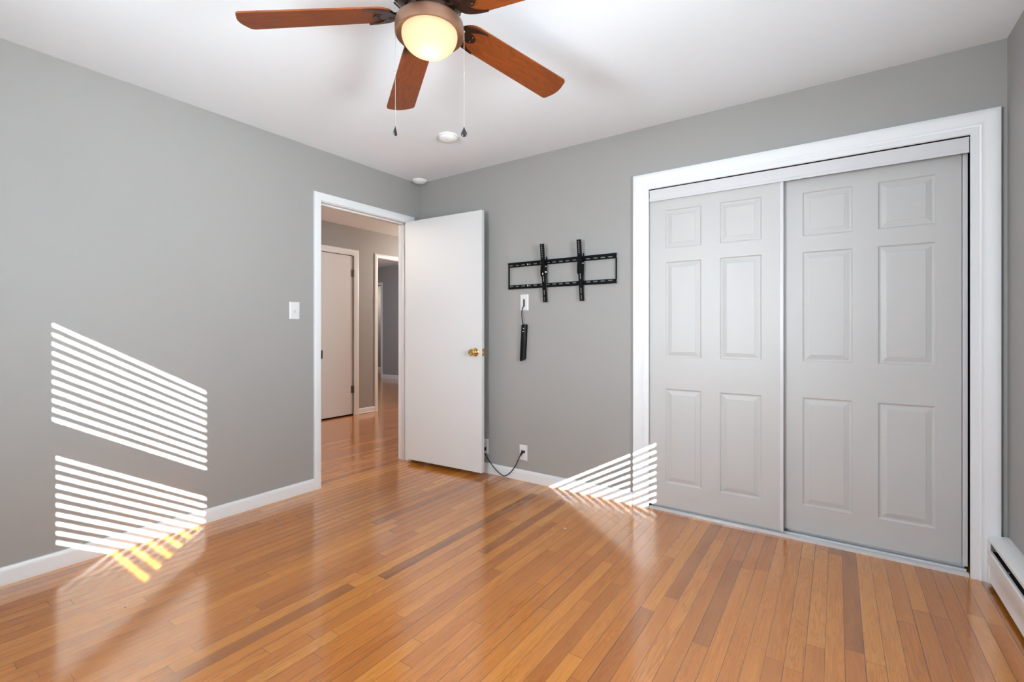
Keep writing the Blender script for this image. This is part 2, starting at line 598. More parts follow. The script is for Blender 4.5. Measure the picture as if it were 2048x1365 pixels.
P96 = [(0.0, 0), (0.0, 0.006), (0.003, 0.010), (0.028, 0.012), (0.031, 0.015), (0.036, 0.017), (0.040, 0.0155), (0.050, 0.017),
       (0.066, 0.023), (0.080, 0.027), (0.090, 0.028), (0.097, 0.025), (0.097, 0)]
t = MB(); casing(t, CX0, CX1, CZ, P96, P_BACK)
trim('trim_4', t, 'wide moulded white casing around the sliding closet doors')
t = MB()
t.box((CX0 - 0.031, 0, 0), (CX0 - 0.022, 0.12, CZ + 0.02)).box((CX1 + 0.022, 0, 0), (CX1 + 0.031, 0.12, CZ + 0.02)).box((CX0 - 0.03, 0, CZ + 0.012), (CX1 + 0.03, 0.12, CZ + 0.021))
trim('trim_5', t, m='closetshade')
t = MB(); casing(t, HD0, HD1, HDZ, [(w * 1.35, h) for w, h in P57], P_HALL)
trim('trim_6', t, 'white casing around the closed hall door')
t = MB(); casing(t, H20, H21, H2Z, [(w * 0.95, h) for w, h in P57], P_HALL)
t.box((HX - 0.12, H20 - 0.001, 0), (HX, H20 + 0.004, H2Z)).box((HX - 0.12, H20, H2Z - 0.004), (HX, H21, H2Z + 0.001)).box((HX - 0.12, H21 - 0.004, 0), (HX, H21 + 0.001, H2Z))
trim('trim_7', t, 'white casing around the second hallway doorway')
t = MB(); casing(t, -6.60, FD1, FZ, [(w * 1.1, h) for w, h in P57], P_FAR)
t.box((FD1 - 0.004, FY, 0), (FD1 + 0.001, FY + 0.12, FZ))
trim('trim_8', t, 'white casing of the farthest doorway')

t = MB(); base_run(t, RY, DY0 - 0.057, P_LEFT); base_run(t, DY1 + 0.057, -0.014, P_LEFT)
trim('baseboard_left', t, 'white baseboard along the left wall')
t = MB(); base_run(t, 0.0, CX0 - 0.097, P_BACK)
trim('baseboard_back', t, 'white baseboard under the television bracket')
t = MB(); base_run(t, 0.014, RX - 0.014, P_FRONT)
trim('baseboard_front', t)
t = MB(); base_run(t, HD1 + 0.077, H20 - 0.054, P_HALL, h=0.075, t=0.014)
t.box((HX + 0.0135, HD1 + 0.077, 0), (HX + 0.024, H20 - 0.054, 0.016), 0.004)
trim('baseboard_hall', t, 'short white baseboard between the two hallway doorways')
t = MB(); base_run(t, FD1 + 0.063, HX - 0.12, P_FAR, h=0.095)
trim('baseboard_far', t)
t = MB(); base_run(t, -9.6, HX - 0.12, P_LAST, h=0.095)
trim('baseboard_last', t)


# ------------------------------------------------------------------ windows with blinds (behind the camera)
def window(name, label, u0, u1, f, tilt=6.0, phase=0.0, low=0.032):
    """f(u, d, z): d = 0 at the inner wall face, positive outwards"""
    def bx(mb, a, b, bev=0.0):
        p, q = f(*a), f(*b)
        mb.box(p, q, bev)
    root = MB()
    bx(root, (u0 - 0.003, 0, WZ0), (u0 + 0.0, 0.16, WZ1)); bx(root, (u1, 0, WZ0), (u1 + 0.003, 0.16, WZ1))
    bx(root, (u0, 0.0, WZ1), (u1, 0.16, WZ1 + 0.003)); bx(root, (u0, 0.0, WZ0 - 0.003), (u1, 0.16, WZ0))
    w = root.build(name, M['trim'])
    tag(w, label, kind='structure')
    c = MB()
    for (ua, ub, za, zb) in ((u0 - 0.06, u0, WZ0 - 0.02, WZ1 + 0.06), (u1, u1 + 0.06, WZ0 - 0.02, WZ1 + 0.06), (u0, u1, WZ1, WZ1 + 0.06)):
        bx(c, (ua, -0.016, za), (ub, 0, zb), 0.003)
    bx(c, (u0 - 0.08, -0.05, WZ0 - 0.022), (u1 + 0.08, 0.0, WZ0), 0.004)
    bx(c, (u0 - 0.06, -0.014, WZ0 - 0.082), (u1 + 0.06, 0, WZ0 - 0.022), 0.003)
    c.build('window_casing', M['trim'], w)
    for nm, d0, d1, za, zb in (('lower_sash', 0.094, 0.125, WZ0, 1.466), ('upper_sash', 0.127, 0.155, 1.463, WZ1)):
        s = MB()
        lw = low if nm == 'lower_sash' else 0.032
        rw = 0.070 if nm == 'lower_sash' else 0.036
        bx(s, (u0, d0, za), (u0 + lw, d1, zb)); bx(s, (u1 - rw, d0, za), (u1, d1, zb))
        rb = 0.050 if nm == 'lower_sash' else 0.060
        rt = 0.058 if nm == 'lower_sash' else 0.035
        bx(s, (u0 + lw, d0, za), (u1 - 0.036, d1, za + rb)); bx(s, (u0 + lw, d0, zb - rt), (u1 - 0.036, d1, zb))
        so_ = s.build(nm, M['trim'], w)
        g = MB(); dm = (d0 + d1) / 2
        bx(g, (u0 + lw - 0.002, dm - 0.002, za + rb - 0.002), (u1 - 0.034, dm + 0.002, zb - rt + 0.002))
        g.build('window_pane', M['glass'], so_)
    # blind
    b = empty('window_blind', f((u0 + u1) / 2, 0.045, WZ0))
    Mi = Matrix.Translation(Vector(f((u0 + u1) / 2, 0.045, WZ0))).inverted()
    def put(mb, nm, m):
        o = mb.build(nm, m, b)
        o.data.transform(Mi)
        return o
    tag(b, 'white horizontal slat blind with open slats in ' + ('the window behind the camera' if name == 'window_1' else 'the side window'), 'window blind', 'window blinds')
    hr = MB(); bx(hr, (u0 + 0.006, 0.012, 2.004), (u1 - 0.006, 0.066, WZ1 - 0.001)); put(hr, 'head_rail', M['slat'])
    sl = MB()
    z = 1.976 + phase
    ta = math.radians(tilt)
    while z > WZ0 + 0.05:
        hw, th = 0.025, 0.0014
        dx, dz = math.cos(ta) * hw, math.sin(ta) * hw
        # inner edge (small d) lower, outer edge higher
        pts = [(0.040 - dx, z - dz - th), (0.040 + dx, z + dz - th), (0.040 + dx, z + dz + th), (0.040 - dx, z - dz + th)]
        sl.loft([[f(u0 + 0.012, d, zz) for d, zz in pts], [f(u1 - 0.012, d, zz) for d, zz in pts]])
        z -= 0.0448
    put(sl, 'slats', M['slat'])
    br = MB(); bx(br, (u0 + 0.010, 0.016, WZ0 + 0.004), (u1 - 0.010, 0.064, WZ0 + 0.020)); put(br, 'bottom_rail', M['slat'])
    for uu in (u0 + 0.14, u1 - 0.14):
        for dd in (0.0125, 0.0675):
            cd = MB()
            bx(cd, (uu - 0.0010, dd - 0.0008, WZ0 + 0.01), (uu + 0.0010, dd + 0.0008, WZ1 - 0.02))
            put(cd, 'ladder_cord', M['slat'])
    return w


window('window_1', 'white sash window behind the camera', S0, S1, lambda u, d, z: (u, RY - d, z), low=0.135)
window('window_2', 'white sash window in the right wall', E0, E1, lambda u, d, z: (RX + d, u, z), tilt=1.0)

# outside: lawn and an added unseen slab shading the side window's top
struct('ground_outside', MB().box((-30, -30, -0.60), (30, 30, -0.50)), M['ext'])
aw = MB()
aw.loft([[(RX + 0.16, E0 - 0.66, 2.16), (RX + 0.80, E0 - 0.66, 1.722), (RX + 0.80, E0 - 0.66, 1.712), (RX + 0.16, E0 - 0.66, 2.13)],
         [(RX + 0.16, E1 + 0.10, 2.16), (RX + 0.80, E1 + 0.10, 1.722), (RX + 0.80, E1 + 0.10, 1.712), (RX + 0.16, E1 + 0.10, 2.13)]])
aw = aw.build('sun_blocker_top', M['siding'])
tag(aw, 'added sloping slab outside that blocks the sun above the side window', 'sun blocker')

fn = MB()  # added unseen screen that stops sun reaching the floor by the back wall
fn.box((RX + 0.17, -3.05, -0.52), (7.2, -3.02, 1.790))
for k in range(5):
    fn.box((RX + 0.20 + k * 0.78, -3.11, -0.52), (RX + 0.29 + k * 0.78, -3.05, 1.790))
tag(fn.build('sun_blocker_floor', M['siding']), 'added unseen screen outside that keeps the sun off the bedroom floor', 'fence')

# ------------------------------------------------------------------ bedroom door (open)
ang = math.atan2(-0.131 + 0.176, 0.818 - 0.020)
d1 = empty('door_1', (0.020, -0.176, 0.0), ang)
tag(d1, 'flat white bedroom door standing open with a brass knob', kind='structure')
DW, DT = 0.800, 0.035
MB().box((0, 0, 0.034), (DW, DT, 2.064), 0.0015, 1).build('door_slab', M['door'], d1)
# knob on the near side (local -y) and on the far side
kx, kz = DW - 0.060, 0.966


def knob(side):
    rot = Matrix.Rotation(math.radians(90 if side < 0 else -90), 4, 'X')
    mb = MB()
    y = 0.0 if side < 0 else DT
    prof = [(0.0, 0.0), (0.033, 0.0), (0.033, 0.003), (0.028, 0.008), (0.016, 0.010), (0.012, 0.014), (0.011, 0.028),
            (0.016, 0.033), (0.024, 0.040), (0.0275, 0.049), (0.0265, 0.058), (0.021, 0.063), (0.013, 0.061), (0.006, 0.0605), (0.0, 0.0605)]
    mb.lathe(prof, (kx, y, kz), 40, mat4=rot)
    return mb.build('door_knob', M['brass'], d1, smooth=35)


tag(knob(-1), 'polished brass knob')
knob(1)
lp = MB().box((DW - 0.0005, 0.005, 0.938), (DW + 0.0018, 0.030, 0.994), 0.0005).build('latch_plate', M['brass'], d1)
MB().box((DW + 0.001, 0.011, 0.958), (DW + 0.010, 0.024, 0.974), 0.002).build('latch_bolt', M['brass'], lp)
for hz in (0.28, 1.05, 1.82):
    h = MB()
    h.lathe([(0, -0.045), (0.0055, -0.045), (0.0055, 0.045), (0, 0.045)], (-0.006, DT + 0.008, hz), 16)
    h.box((-0.0015, 0.004, hz - 0.044), (0.0005, DT + 0.006, hz + 0.044))
    h.build('hinge', M['brass'], d1, smooth=40)

# ------------------------------------------------------------------ closet sliding doors
def panel_door(x0, w, y, z0, z1, panels, th=0.034):
    """moulded six panel slab; front at y facing -y; panels = [(xa, xb, za, zb)] in world x/z"""
    mb = MB()
    bm = mb.bm
    xs = sorted({x0, x0 + w} | {q for p in panels for q in p[:2]})
    zs = sorted({z0, z1} | {q for p in panels for q in p[2:]})
    V = {}
    def v(x, yy, z):
        k = (round(x, 5), round(yy, 5), round(z, 5))
        if k not in V:
            V[k] = bm.verts.new((x, yy, z))
        return V[k]
    for xa, xb in zip(xs, xs[1:]):
        for za, zb in zip(zs, zs[1:]):
            hit = any(p[0] <= xa + 1e-6 and xb - 1e-6 <= p[1] and p[2] <= za + 1e-6 and zb - 1e-6 <= p[3] for p in panels)
            if not hit:
                bm.faces.new((v(xa, y, za), v(xb, y, za), v(xb, y, zb), v(xa, y, zb)))
    loops = [(0.0, 0.0), (0.003, 0.0035), (0.007, 0.0065), (0.012, 0.0070), (0.016, 0.0062), (0.031, 0.0022), (0.0345, 0.0017), (0.036, 0.0005)]
    for xa, xb, za, zb in panels:
        # corner points of each inset loop (walls split so the outer loop matches the grid edges)
        prev = None
        for ins, dep in loops:
            a, b, c_, d_ = xa + ins, xb - ins, za + ins, zb - ins
            ring = [v(a, y + dep, c_), v(b, y + dep, c_), v(b, y + dep, d_), v(a, y + dep, d_)]
            if prev:
                for i in range(4):
                    k = (i + 1) % 4
                    bm.faces.new((prev[i], prev[k], ring[k], ring[i]))
            prev = ring
        bm.faces.new(prev)
    bmesh.ops.remove_doubles(bm, verts=bm.verts, dist=1e-6)
    # sides and back
    mb2 = MB()
    mb2.box((x0, y + 0.0095, z0), (x0 + w, y + th, z1))
    for a, b in (((x0, y, z0), (x0 + 0.004, y + 0.011, z1)), ((x0 + w - 0.004, y, z0), (x0 + w, y + 0.011, z1)),
                 ((x0 + 0.004, y + 0.0002, z0), (x0 + w - 0.004, y + 0.011, z0 + 0.004)), ((x0 + 0.004, y + 0.0002, z1 - 0.004), (x0 + w - 0.004, y + 0.011, z1))):
        mb2.box(a, b)
    me = bpy.data.meshes.new('tmp')
    mb2.bm.to_mesh(me); mb2.bm.free()
    bm.from_mesh(me)
    bpy.data.meshes.remove(me)
    return mb


ZR = [(0.176, 0.768), (0.966, 1.566), (1.652, 1.893)]
FYD, RYD = 0.014, 0.056
pl = [(xa, xb, za, zb) for xa, xb in ((2.178, 2.392), (2.497, 2.716)) for za, zb in ZR]
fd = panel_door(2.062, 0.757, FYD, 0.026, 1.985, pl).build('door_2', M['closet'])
tag(fd, 'left sliding six panel closet door, running in front', kind='structure')
MB().box((2.8055, FYD - 0.004, 0.022), (2.824, FYD + 0.036, 1.985), 0.0015).build('edge_channel', M['track'], fd)
tag(fd.children[0], 'white metal edge channel') if fd.children else None
pr = [(xa, xb, za, zb) for xa, xb in ((2.912, 3.134), (3.240, 3.460)) for za, zb in ZR]
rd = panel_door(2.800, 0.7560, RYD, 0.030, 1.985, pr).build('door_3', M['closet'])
tag(rd, 'right sliding six panel closet door, running behind', kind='structure')
MB().box((3.554, RYD - 0.004, 0.026), (3.5725, RYD + 0.036, 1.985), 0.0015).build('edge_channel', M['track'], rd)
MB().box((2.790, RYD - 0.001, 0.026), (2.8005, RYD + 0.035, 1.985), 0.0015).build('edge_channel', M['track'], rd)
# head track fascia
hp = [(0.002, 2.0300), (0.002, 1.975), (0.0005, 1.968), (0.0005, 1.957), (0.004, 1.957), (0.006, 1.972), (0.006, 2.0300)]
tk = MB()
tk.loft([[(CX0 + 0.003, y - 0.002, z) for y, z in hp], [(CX1 - 0.003, y - 0.002, z) for y, z in hp]])
tk.box((CX0 - 0.015, 0.012, 2.024), (CX1 + 0.015, 0.100, 2.0302))
tag(tk.build('closet_head_track', M['track']), 'white metal head track above the sliding closet doors', 'door track')
bt = MB()
bt.box((CX0 + 0.003, -0.006, 0.0), (CX1 - 0.003, 0.105, 0.006))
for y in (-0.004, 0.008, 0.050, 0.097):
    bt.box((CX0 + 0.003, y, 0.006), (CX1 - 0.003, y + 0.003, 0.015))
tag(bt.build('closet_floor_track', M['track']), 'white metal floor track under the sliding closet doors', 'door track')

# ------------------------------------------------------------------ hall door
hd = MB().box((HX - 0.045, HD0 + 0.004, 0.018), (HX - 0.008, HD1 - 0.004, HDZ - 0.004), 0.0015).build('door_4', M['door'])
tag(hd, 'closed flat white door across the hallway', kind='structure')
for hz in (1.892, 0.345):
    h = MB()
    h.lathe([(0, -0.05), (0.007, -0.05), (0.007, 0.05), (0, 0.05)], (HX + 0.001, HD1 - 0.002, hz), 14)
    h.box((HX - 0.009, HD1 - 0.035, hz - 0.048), (HX - 0.006, HD1 - 0.004, hz + 0.048))
    h.box((HX + 0.009, HD1 - 0.001, hz - 0.048), (HX + 0.0125, HD1 + 0.016, hz + 0.048))
    h.build('hinge', M['steel'], hd, smooth=40)
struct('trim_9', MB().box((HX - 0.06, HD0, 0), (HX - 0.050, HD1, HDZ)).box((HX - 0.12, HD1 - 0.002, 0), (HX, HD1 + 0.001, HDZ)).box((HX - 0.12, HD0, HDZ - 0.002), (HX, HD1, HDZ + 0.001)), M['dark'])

# curtain rod end in the far room
cr = empty('curtain_rod', (-5.93, 4.26, 2.50))
tag(cr, 'black curtain rod end seen high through the hallway doorways', 'curtain rod')
MB().tube([(-1.2, 0, 0), (0.02, 0, 0)], 0.012, 12).build('rod', M['black'], cr, smooth=40)
MB().lathe([(0, 0), (0.03, 0.0), (0.034, 0.01), (0.034, 0.05), (0.026, 0.06), (0, 0.06)], (0.02, 0, 0), 20, mat4=Matrix.Rotation(PI / 2, 4, 'Y')).build('finial', M['black'], cr, smooth=40)
MB().box((-0.10, 0, -0.010), (-0.08, 0.14, 0.010)).build('bracket', M['black'], cr)

# ------------------------------------------------------------------ baseboard heater on the right wall
hy0, hy1 = -0.029, -3.30
H = empty('baseboard_heater', (RX - 0.036, hy0, 0.0))
tag(H, 'white metal baseboard heater along the right wall', 'baseboard heater')
hx, hyo = -(RX - 0.036), -hy0
def hprof(mb, pts, ya=hy0, yb=hy1):
    mb.loft([[(x + hx, ya + hyo, z) for x, z in pts], [(x + hx, yb + hyo, z) for x, z in pts]])
X = RX
mb = MB(); hprof(mb, [(X - 0.0005, 0.022), (X - 0.0005, 0.222), (X - 0.004, 0.222), (X - 0.004, 0.022)]); mb.build('back_plate', M['heater'], H)
mb = MB(); hprof(mb, [(X - 0.004, 0.2225), (X - 0.012, 0.2225), (X - 0.060, 0.2140), (X - 0.066, 0.2100), (X - 0.066, 0.196), (X - 0.064, 0.196), (X - 0.063, 0.208), (X - 0.058, 0.2115), (X - 0.012, 0.2195), (X - 0.004, 0.2195)]); mb.build('hood', M['heater'], H, smooth=35)
mb = MB(); hprof(mb, [(X - 0.066, 0.156), (X - 0.070, 0.152), (X - 0.070, 0.098), (X - 0.066, 0.088), (X - 0.066, 0.036), (X - 0.069, 0.028), (X - 0.066, 0.020), (X - 0.064, 0.022), (X - 0.064, 0.090), (X - 0.067, 0.100), (X - 0.067, 0.150), (X - 0.060, 0.152), (X - 0.058, 0.156)]); mb.build('front_cover', M['heater'], H, smooth=30)
mb = MB(); mb.box((X - 0.063 + hx, hy0 + hyo, 0.024), (X - 0.003 + hx, hy0 - 0.004 + hyo, 0.212)); mb.box((X - 0.069 + hx, hy0 - 0.001 + hyo, 0.022), (X - 0.060 + hx, hy0 - 0.020 + hyo, 0.200)); mb.build('end_cap', M['heater'], H)
mb = MB(); mb.box((X - 0.055 + hx, hy0 - 0.006 + hyo, 0.135), (X - 0.008 + hx, hy1 + hyo, 0.150)); mb.build('inner_baffle', M['dark'], H)
mb = MB()
y = hy0 - 0.10
while y > hy0 - 1.2:
    mb.box((X - 0.055 + hx, y + hyo, 0.150), (X - 0.012 + hx, y - 0.0006 + hyo, 0.176)); y -= 0.012
mb.build('fins', M['dark'], H)
mb = MB(); mb.box((X - 0.064 + hx, hy0 - 0.028 + hyo, 0.160), (X - 0.010 + hx, hy0 - 0.032 + hyo, 0.196)); mb.build('bracket', M['fin'], H); mb = MB(); mb.box((X - 0.064 + hx, -0.292 + hyo, 0.160), (X - 0.010 + hx, -0.295 + hyo, 0.166)); mb.build('bracket', M['fin'], H)
mb = MB(); mb.box((X - 0.050 + hx, hy0 - 0.01 + hyo, 0.0), (X - 0.004 + hx, hy0 - 0.03 + hyo, 0.024)); mb.build('foot', M['dark'], H); mb = MB(); mb.box((X - 0.050 + hx, hy1 + 0.03 + hyo, 0.0), (X - 0.004 + hx, hy1 + 0.01 + hyo, 0.024)); mb.build('foot', M['dark'], H)


# ------------------------------------------------------------------ wall plates
def plate_mesh(f, w=0.071, h=0.116, d=0.006):
    mb = MB()
    rings = []
    for ins, dep in ((0, 0), (0, 0.002), (0.002, 0.0045), (0.006, d)):
        a, b = w / 2 - ins, h / 2 - ins
        rings.append([f(-a, dep, -b), f(a, dep, -b), f(a, dep, b), f(-a, dep, b)])
    mb.loft(rings)
    return mb


sw = empty('light_switch', (0.0, -1.167, 1.271))
tag(sw, 'white toggle light switch on the left wall beside the doorway', 'light switch')
fl = lambda u, d, z: (d, u, z)
plate_mesh(fl, 0.074, 0.119).build('wall_plate', M['plate'], sw)
MB().box((0.0055, -0.006, -0.014), (0.0068, 0.006, 0.014)).loft([[(0.006, -0.0045, -0.006), (0.006, 0.0045, -0.006), (0.006, 0.0045, 0.008), (0.006, -0.0045, 0.008)], [(0.019, -0.0035, -0.0135), (0.019, 0.0035, -0.0135), (0.020, 0.0035, -0.006), (0.020, -0.0035, -0.006)]]).build('toggle', M['plate'], sw)
for z in (-0.030, 0.030):
    MB().lathe([(0, 0), (0.0034, 0), (0.003, 0.0012), (0, 0.0014)], (0.0058, 0, z), 12, mat4=Matrix.Rotation(PI / 2, 4, 'Y')).build('screw', M['screw'], sw)

fb = lambda u, d, z: (u, -d, z)


def duplex(root, occupied):
    plate_mesh(fb).build('wall_plate', M['plate'], root)
    for z in (-0.020, 0.020):
        if z in occupied:
            continue
        r = MB().lathe([(0, 0), (0.0172, 0), (0.0165, 0.0014), (0, 0.0016)], (0, -0.0058, z), 24, mat4=Matrix.Rotation(PI / 2, 4, 'X'))
        ro = r.build('receptacle', M['plate'], root)
        MB().box((-0.0075, -0.0080, z - 0.001), (-0.0055, -0.0070, z + 0.008)).box((0.0055, -0.0080, z + 0.0), (0.0075, -0.0070, z + 0.007)).box((-0.002, -0.0080, z - 0.009), (0.002, -0.0070, z - 0.005)).build('slots', M['slot'], ro)
    MB().lathe([(0, 0), (0.0032, 0), (0.003, 0.0012), (0, 0.0014)], (0, -0.0058, 0), 12, mat4=Matrix.Rotation(PI / 2, 4, 'X')).build('screw', M['screw'], root)


# upper plate: single port with a hanging cord
pu = empty('wall_outlet', (1.126, 0.0, 1.346))
tag(pu, 'white outlet plate under the television bracket with a black strip plugged in', 'wall outlet')
plate_mesh(fb, 0.073, 0.122).build('wall_plate', M['plate'], pu)
MB().box((-0.0075, -0.0085, -0.024), (0.0085, -0.0045, 0.026), 0.001).build('port_frame', M['steel'], pu)
MB().box((-0.0045, -0.0092, -0.020), (0.0055, -0.0078, 0.022)).build('port', M['greypl'], pu)
for z in (-0.048, 0.048):
    MB().lathe([(0, 0), (0.0030, 0), (0.0028, 0.001), (0, 0.0012)], (0, -0.0052, z), 12, mat4=Matrix.Rotation(PI / 2, 4, 'X')).build('screw', M['plate'], pu)

# power strip hanging by its cord
ps = empty('power_strip', (1.118, -0.004, 0.912))
tag(ps, 'slim black power strip hanging on a short cord below the television bracket', 'power strip')
lean = -0.052           # bottom swings left
L_, Wd, Dp = 0.268, 0.047, 0.036


def psf(u, d, z):       # body frame: z 0 bottom to L_ top
    return (u - lean * 0 + (z - L_) * 0.058 + 0.018, -d, z)


rings = []
for z, s in ((0.0, 0.80), (0.004, 1.0), (L_ - 0.004, 1.0), (L_, 0.80)):
    a, dd = Wd / 2 * s, Dp * s
    slant = lambda u: z + (-0.006 if z < 0.1 else 0) * (u < 0)
    pts = [(-a, 0.004), (a, 0.004), (a, dd * 0.70), (a - 0.010, dd), (-a + 0.016, dd), (-a, dd * 0.50)]
    rings.append([psf(u, d, z + (-0.008 if (z < 0.1 and u < 0) else 0.004 if z < 0.1 else 0)) for u, d in pts])
MB().loft(rings).build('housing', M['blackpl'], ps)
# light grey edge faces of the housing
for nm, u0_, u1_, da, db in (('left_face', -Wd / 2 - 0.0003, -Wd / 2 + 0.0145, Dp * 0.50 + 0.0008, Dp + 0.0002),):
    MB().loft([[psf(u0_, da, 0.010), psf(u1_, db, 0.010), psf(u1_, db - 0.003, 0.010), psf(u0_ + 0.002, da - 0.003, 0.010)],
               [psf(u0_, da, L_ - 0.010), psf(u1_, db, L_ - 0.010), psf(u1_, db - 0.003, L_ - 0.010), psf(u0_ + 0.002, da - 0.003, L_ - 0.010)]]).build('side_face', M['greypl'], ps)
MB().box(psf(0.006, Dp - 0.002, L_ - 0.034), psf(0.012, Dp + 0.001, L_ - 0.028)).build('indicator', M['plate'], ps)
MB().box(psf(0.002, Dp - 0.002, L_ - 0.056), psf(0.013, Dp + 0.001, L_ - 0.050)).build('indicator', M['plate'], ps)
pts = []
for i in range(25):
    s = i / 24.0
    # from the top of the housing up to the port
    x = 0.012 + (-0.004) * math.sin(s * PI * 0.8) + 0.0 + s * s * 0.0
    z = L_ - 0.004 + s * 0.148
    y = -0.020 - 0.018 * math.sin(s * PI) * 0.6
    if s > 0.85:
        x += (s - 0.85) * 0.055
        y = -0.020 - 0.018 * math.sin(s * PI) * 0.6 + (s - 0.85) * 0.06
    pts.append((x - 0.001, y, z))
MB().tube(pts, 0.0036, 10).build('cord', M['cord'], ps, smooth=60)

# lower outlets joined by a sagging cord
ol = empty('wall_outlet', (0.748, 0.0, 0.210))
tag(ol, 'white duplex outlet half hidden behind the open door edge', 'wall outlet', 'wall outlets above the baseboard')
duplex(ol, (-0.020,))
orr = empty('wall_outlet', (1.117, 0.0, 0.210))
tag(orr, 'white outlet plate above the baseboard holding the right end of the black cord', 'wall outlet', 'wall outlets above the baseboard')
plate_mesh(fb).build('wall_plate', M['plate'], orr)
MB().box((-0.017, -0.0068, -0.002), (0.017, -0.0050, 0.018), 0.0005).build('inlet', M['slot'], orr)
MB().lathe([(0, 0), (0.0032, 0), (0.003, 0.0012), (0, 0.0014)], (0.004, -0.0058, -0.026), 12, mat4=Matrix.Rotation(PI / 2, 4, 'X')).build('screw', M['screw'], orr)
cd = empty('power_cable', (0.955, -0.03, 0.02))
tag(cd, 'black cord sagging between the two low wall outlets', 'cord')
ctrl = [(0.752, -0.020, 0.190), (0.760, -0.034, 0.176), (0.785, -0.036, 0.148), (0.815, -0.036, 0.112), (0.860, -0.036, 0.068), (0.905, -0.036, 0.036), (0.945, -0.036, 0.018),
        (0.962, -0.036, 0.016), (0.985, -0.036, 0.024), (1.025, -0.036, 0.056), (1.065, -0.036, 0.108), (1.095, -0.034, 0.165), (1.108, -0.026, 0.196), (1.112, -0.010, 0.214)]


def spline(cp, n=8):
    cp = [Vector(c) for c in cp]
    out = []
    for i in range(len(cp) - 1):
        p0, p1, p2, p3 = cp[max(i - 1, 0)], cp[i], cp[i + 1], cp[min(i + 2, len(cp) - 1)]
        for k in range(n):
            s = k / n
            out.append(0.5 * ((2 * p1) + (p2 - p0) * s + (2 * p0 - 5 * p1 + 4 * p2 - p3) * s * s + (3 * p1 - p0 - 3 * p2 + p3) * s ** 3))
    out.append(cp[-1])
    return out


off = Vector((0.955, -0.03, 0.02))
MB().tube([p - off for p in spline(ctrl)], 0.0035, 10).build('cable', M['cord'], cd, smooth=60)
MB().box(Vector((0.738, -0.030, 0.176)) - off, Vector((0.766, -0.0065, 0.204)) - off, 0.004).build('plug', M['blackpl'], cd)
MB().tube([Vector((1.106, -0.030, 0.192)) - off, Vector((1.113, -0.0072, 0.217)) - off], [0.0055, 0.0095], 10).build('plug', M['blackpl'], cd, smooth=40)

# ------------------------------------------------------------------ television wall bracket
TV = empty('television_bracket', (1.427, 0.0, 1.55))
tag(TV, 'black steel television wall bracket with two slotted rails and two upright arms', 'television bracket')
ox, oz = -1.427, -1.55


def rail(z0, z1, slots_z, name):
    mb = MB()
    x0, x1 = 0.989, 1.864
    sh = 0.0085
    zc = slots_z
    y0, y1 = -0.016, -0.018
    f = lambda x, z, h: (x + ox, h, z + oz)
    bx = lambda xa, xb, za, zb: mb.box((xa + ox, y0, za + oz), (xb + ox, y1, zb + oz))
    bx(x0, x1, z0, zc - sh / 2); bx(x0, x1, zc + sh / 2, z1)
    pitch, sl = 0.0535, 0.033
    x = x0
    n = 16
    st = x0 + 0.012
    for i in range(n):
        a = st + i * pitch
        bx(x, a, zc - sh / 2, zc + sh / 2)
        x = a + sl
    bx(x, x1, zc - sh / 2, zc + sh / 2)
    # flanges that fold back towards the wall
    mb.box((x0 + ox, -0.018, z1 - 0.002 + oz), (x1 + ox, -0.0005, z1 + oz))
    mb.box((x0 + ox, -0.018, z0 + oz), (x1 + ox, -0.0005, z0 + 0.002 + oz))
    if name == 'top_rail':
        mb.box((x0 + ox, -0.0235, z1 - 0.002 + oz), (x1 + ox, -0.018, z1 + oz)).box((x0 + ox, -0.0235, z1 - 0.014 + oz), (x1 + ox, -0.0215, z1 + oz))
    return mb.build(name, M['black'], TV)


rail(1.617, 1.650, 1.6290, 'top_rail')
rail(1.450, 1.479, 1.4695, 'bottom_rail')
for xa in (0.989, 1.858):
    MB().box((xa + ox, -0.018, 1.478 + oz), (xa + 0.006 + ox, -0.006, 1.618 + oz)).build('end_bar', M['black'], TV)
# wall anchors visible as bright bolt heads
for (bx_, bz_) in ((1.168, 1.629), (1.168, 1.4695)):
    MB().lathe([(0, 0), (0.007, 0), (0.006, 0.004), (0, 0.005)], (bx_ + ox, -0.0175, bz_ + oz), 6, mat4=Matrix.Rotation(PI / 2, 4, 'X')).build('bolt', M['screw'], TV)


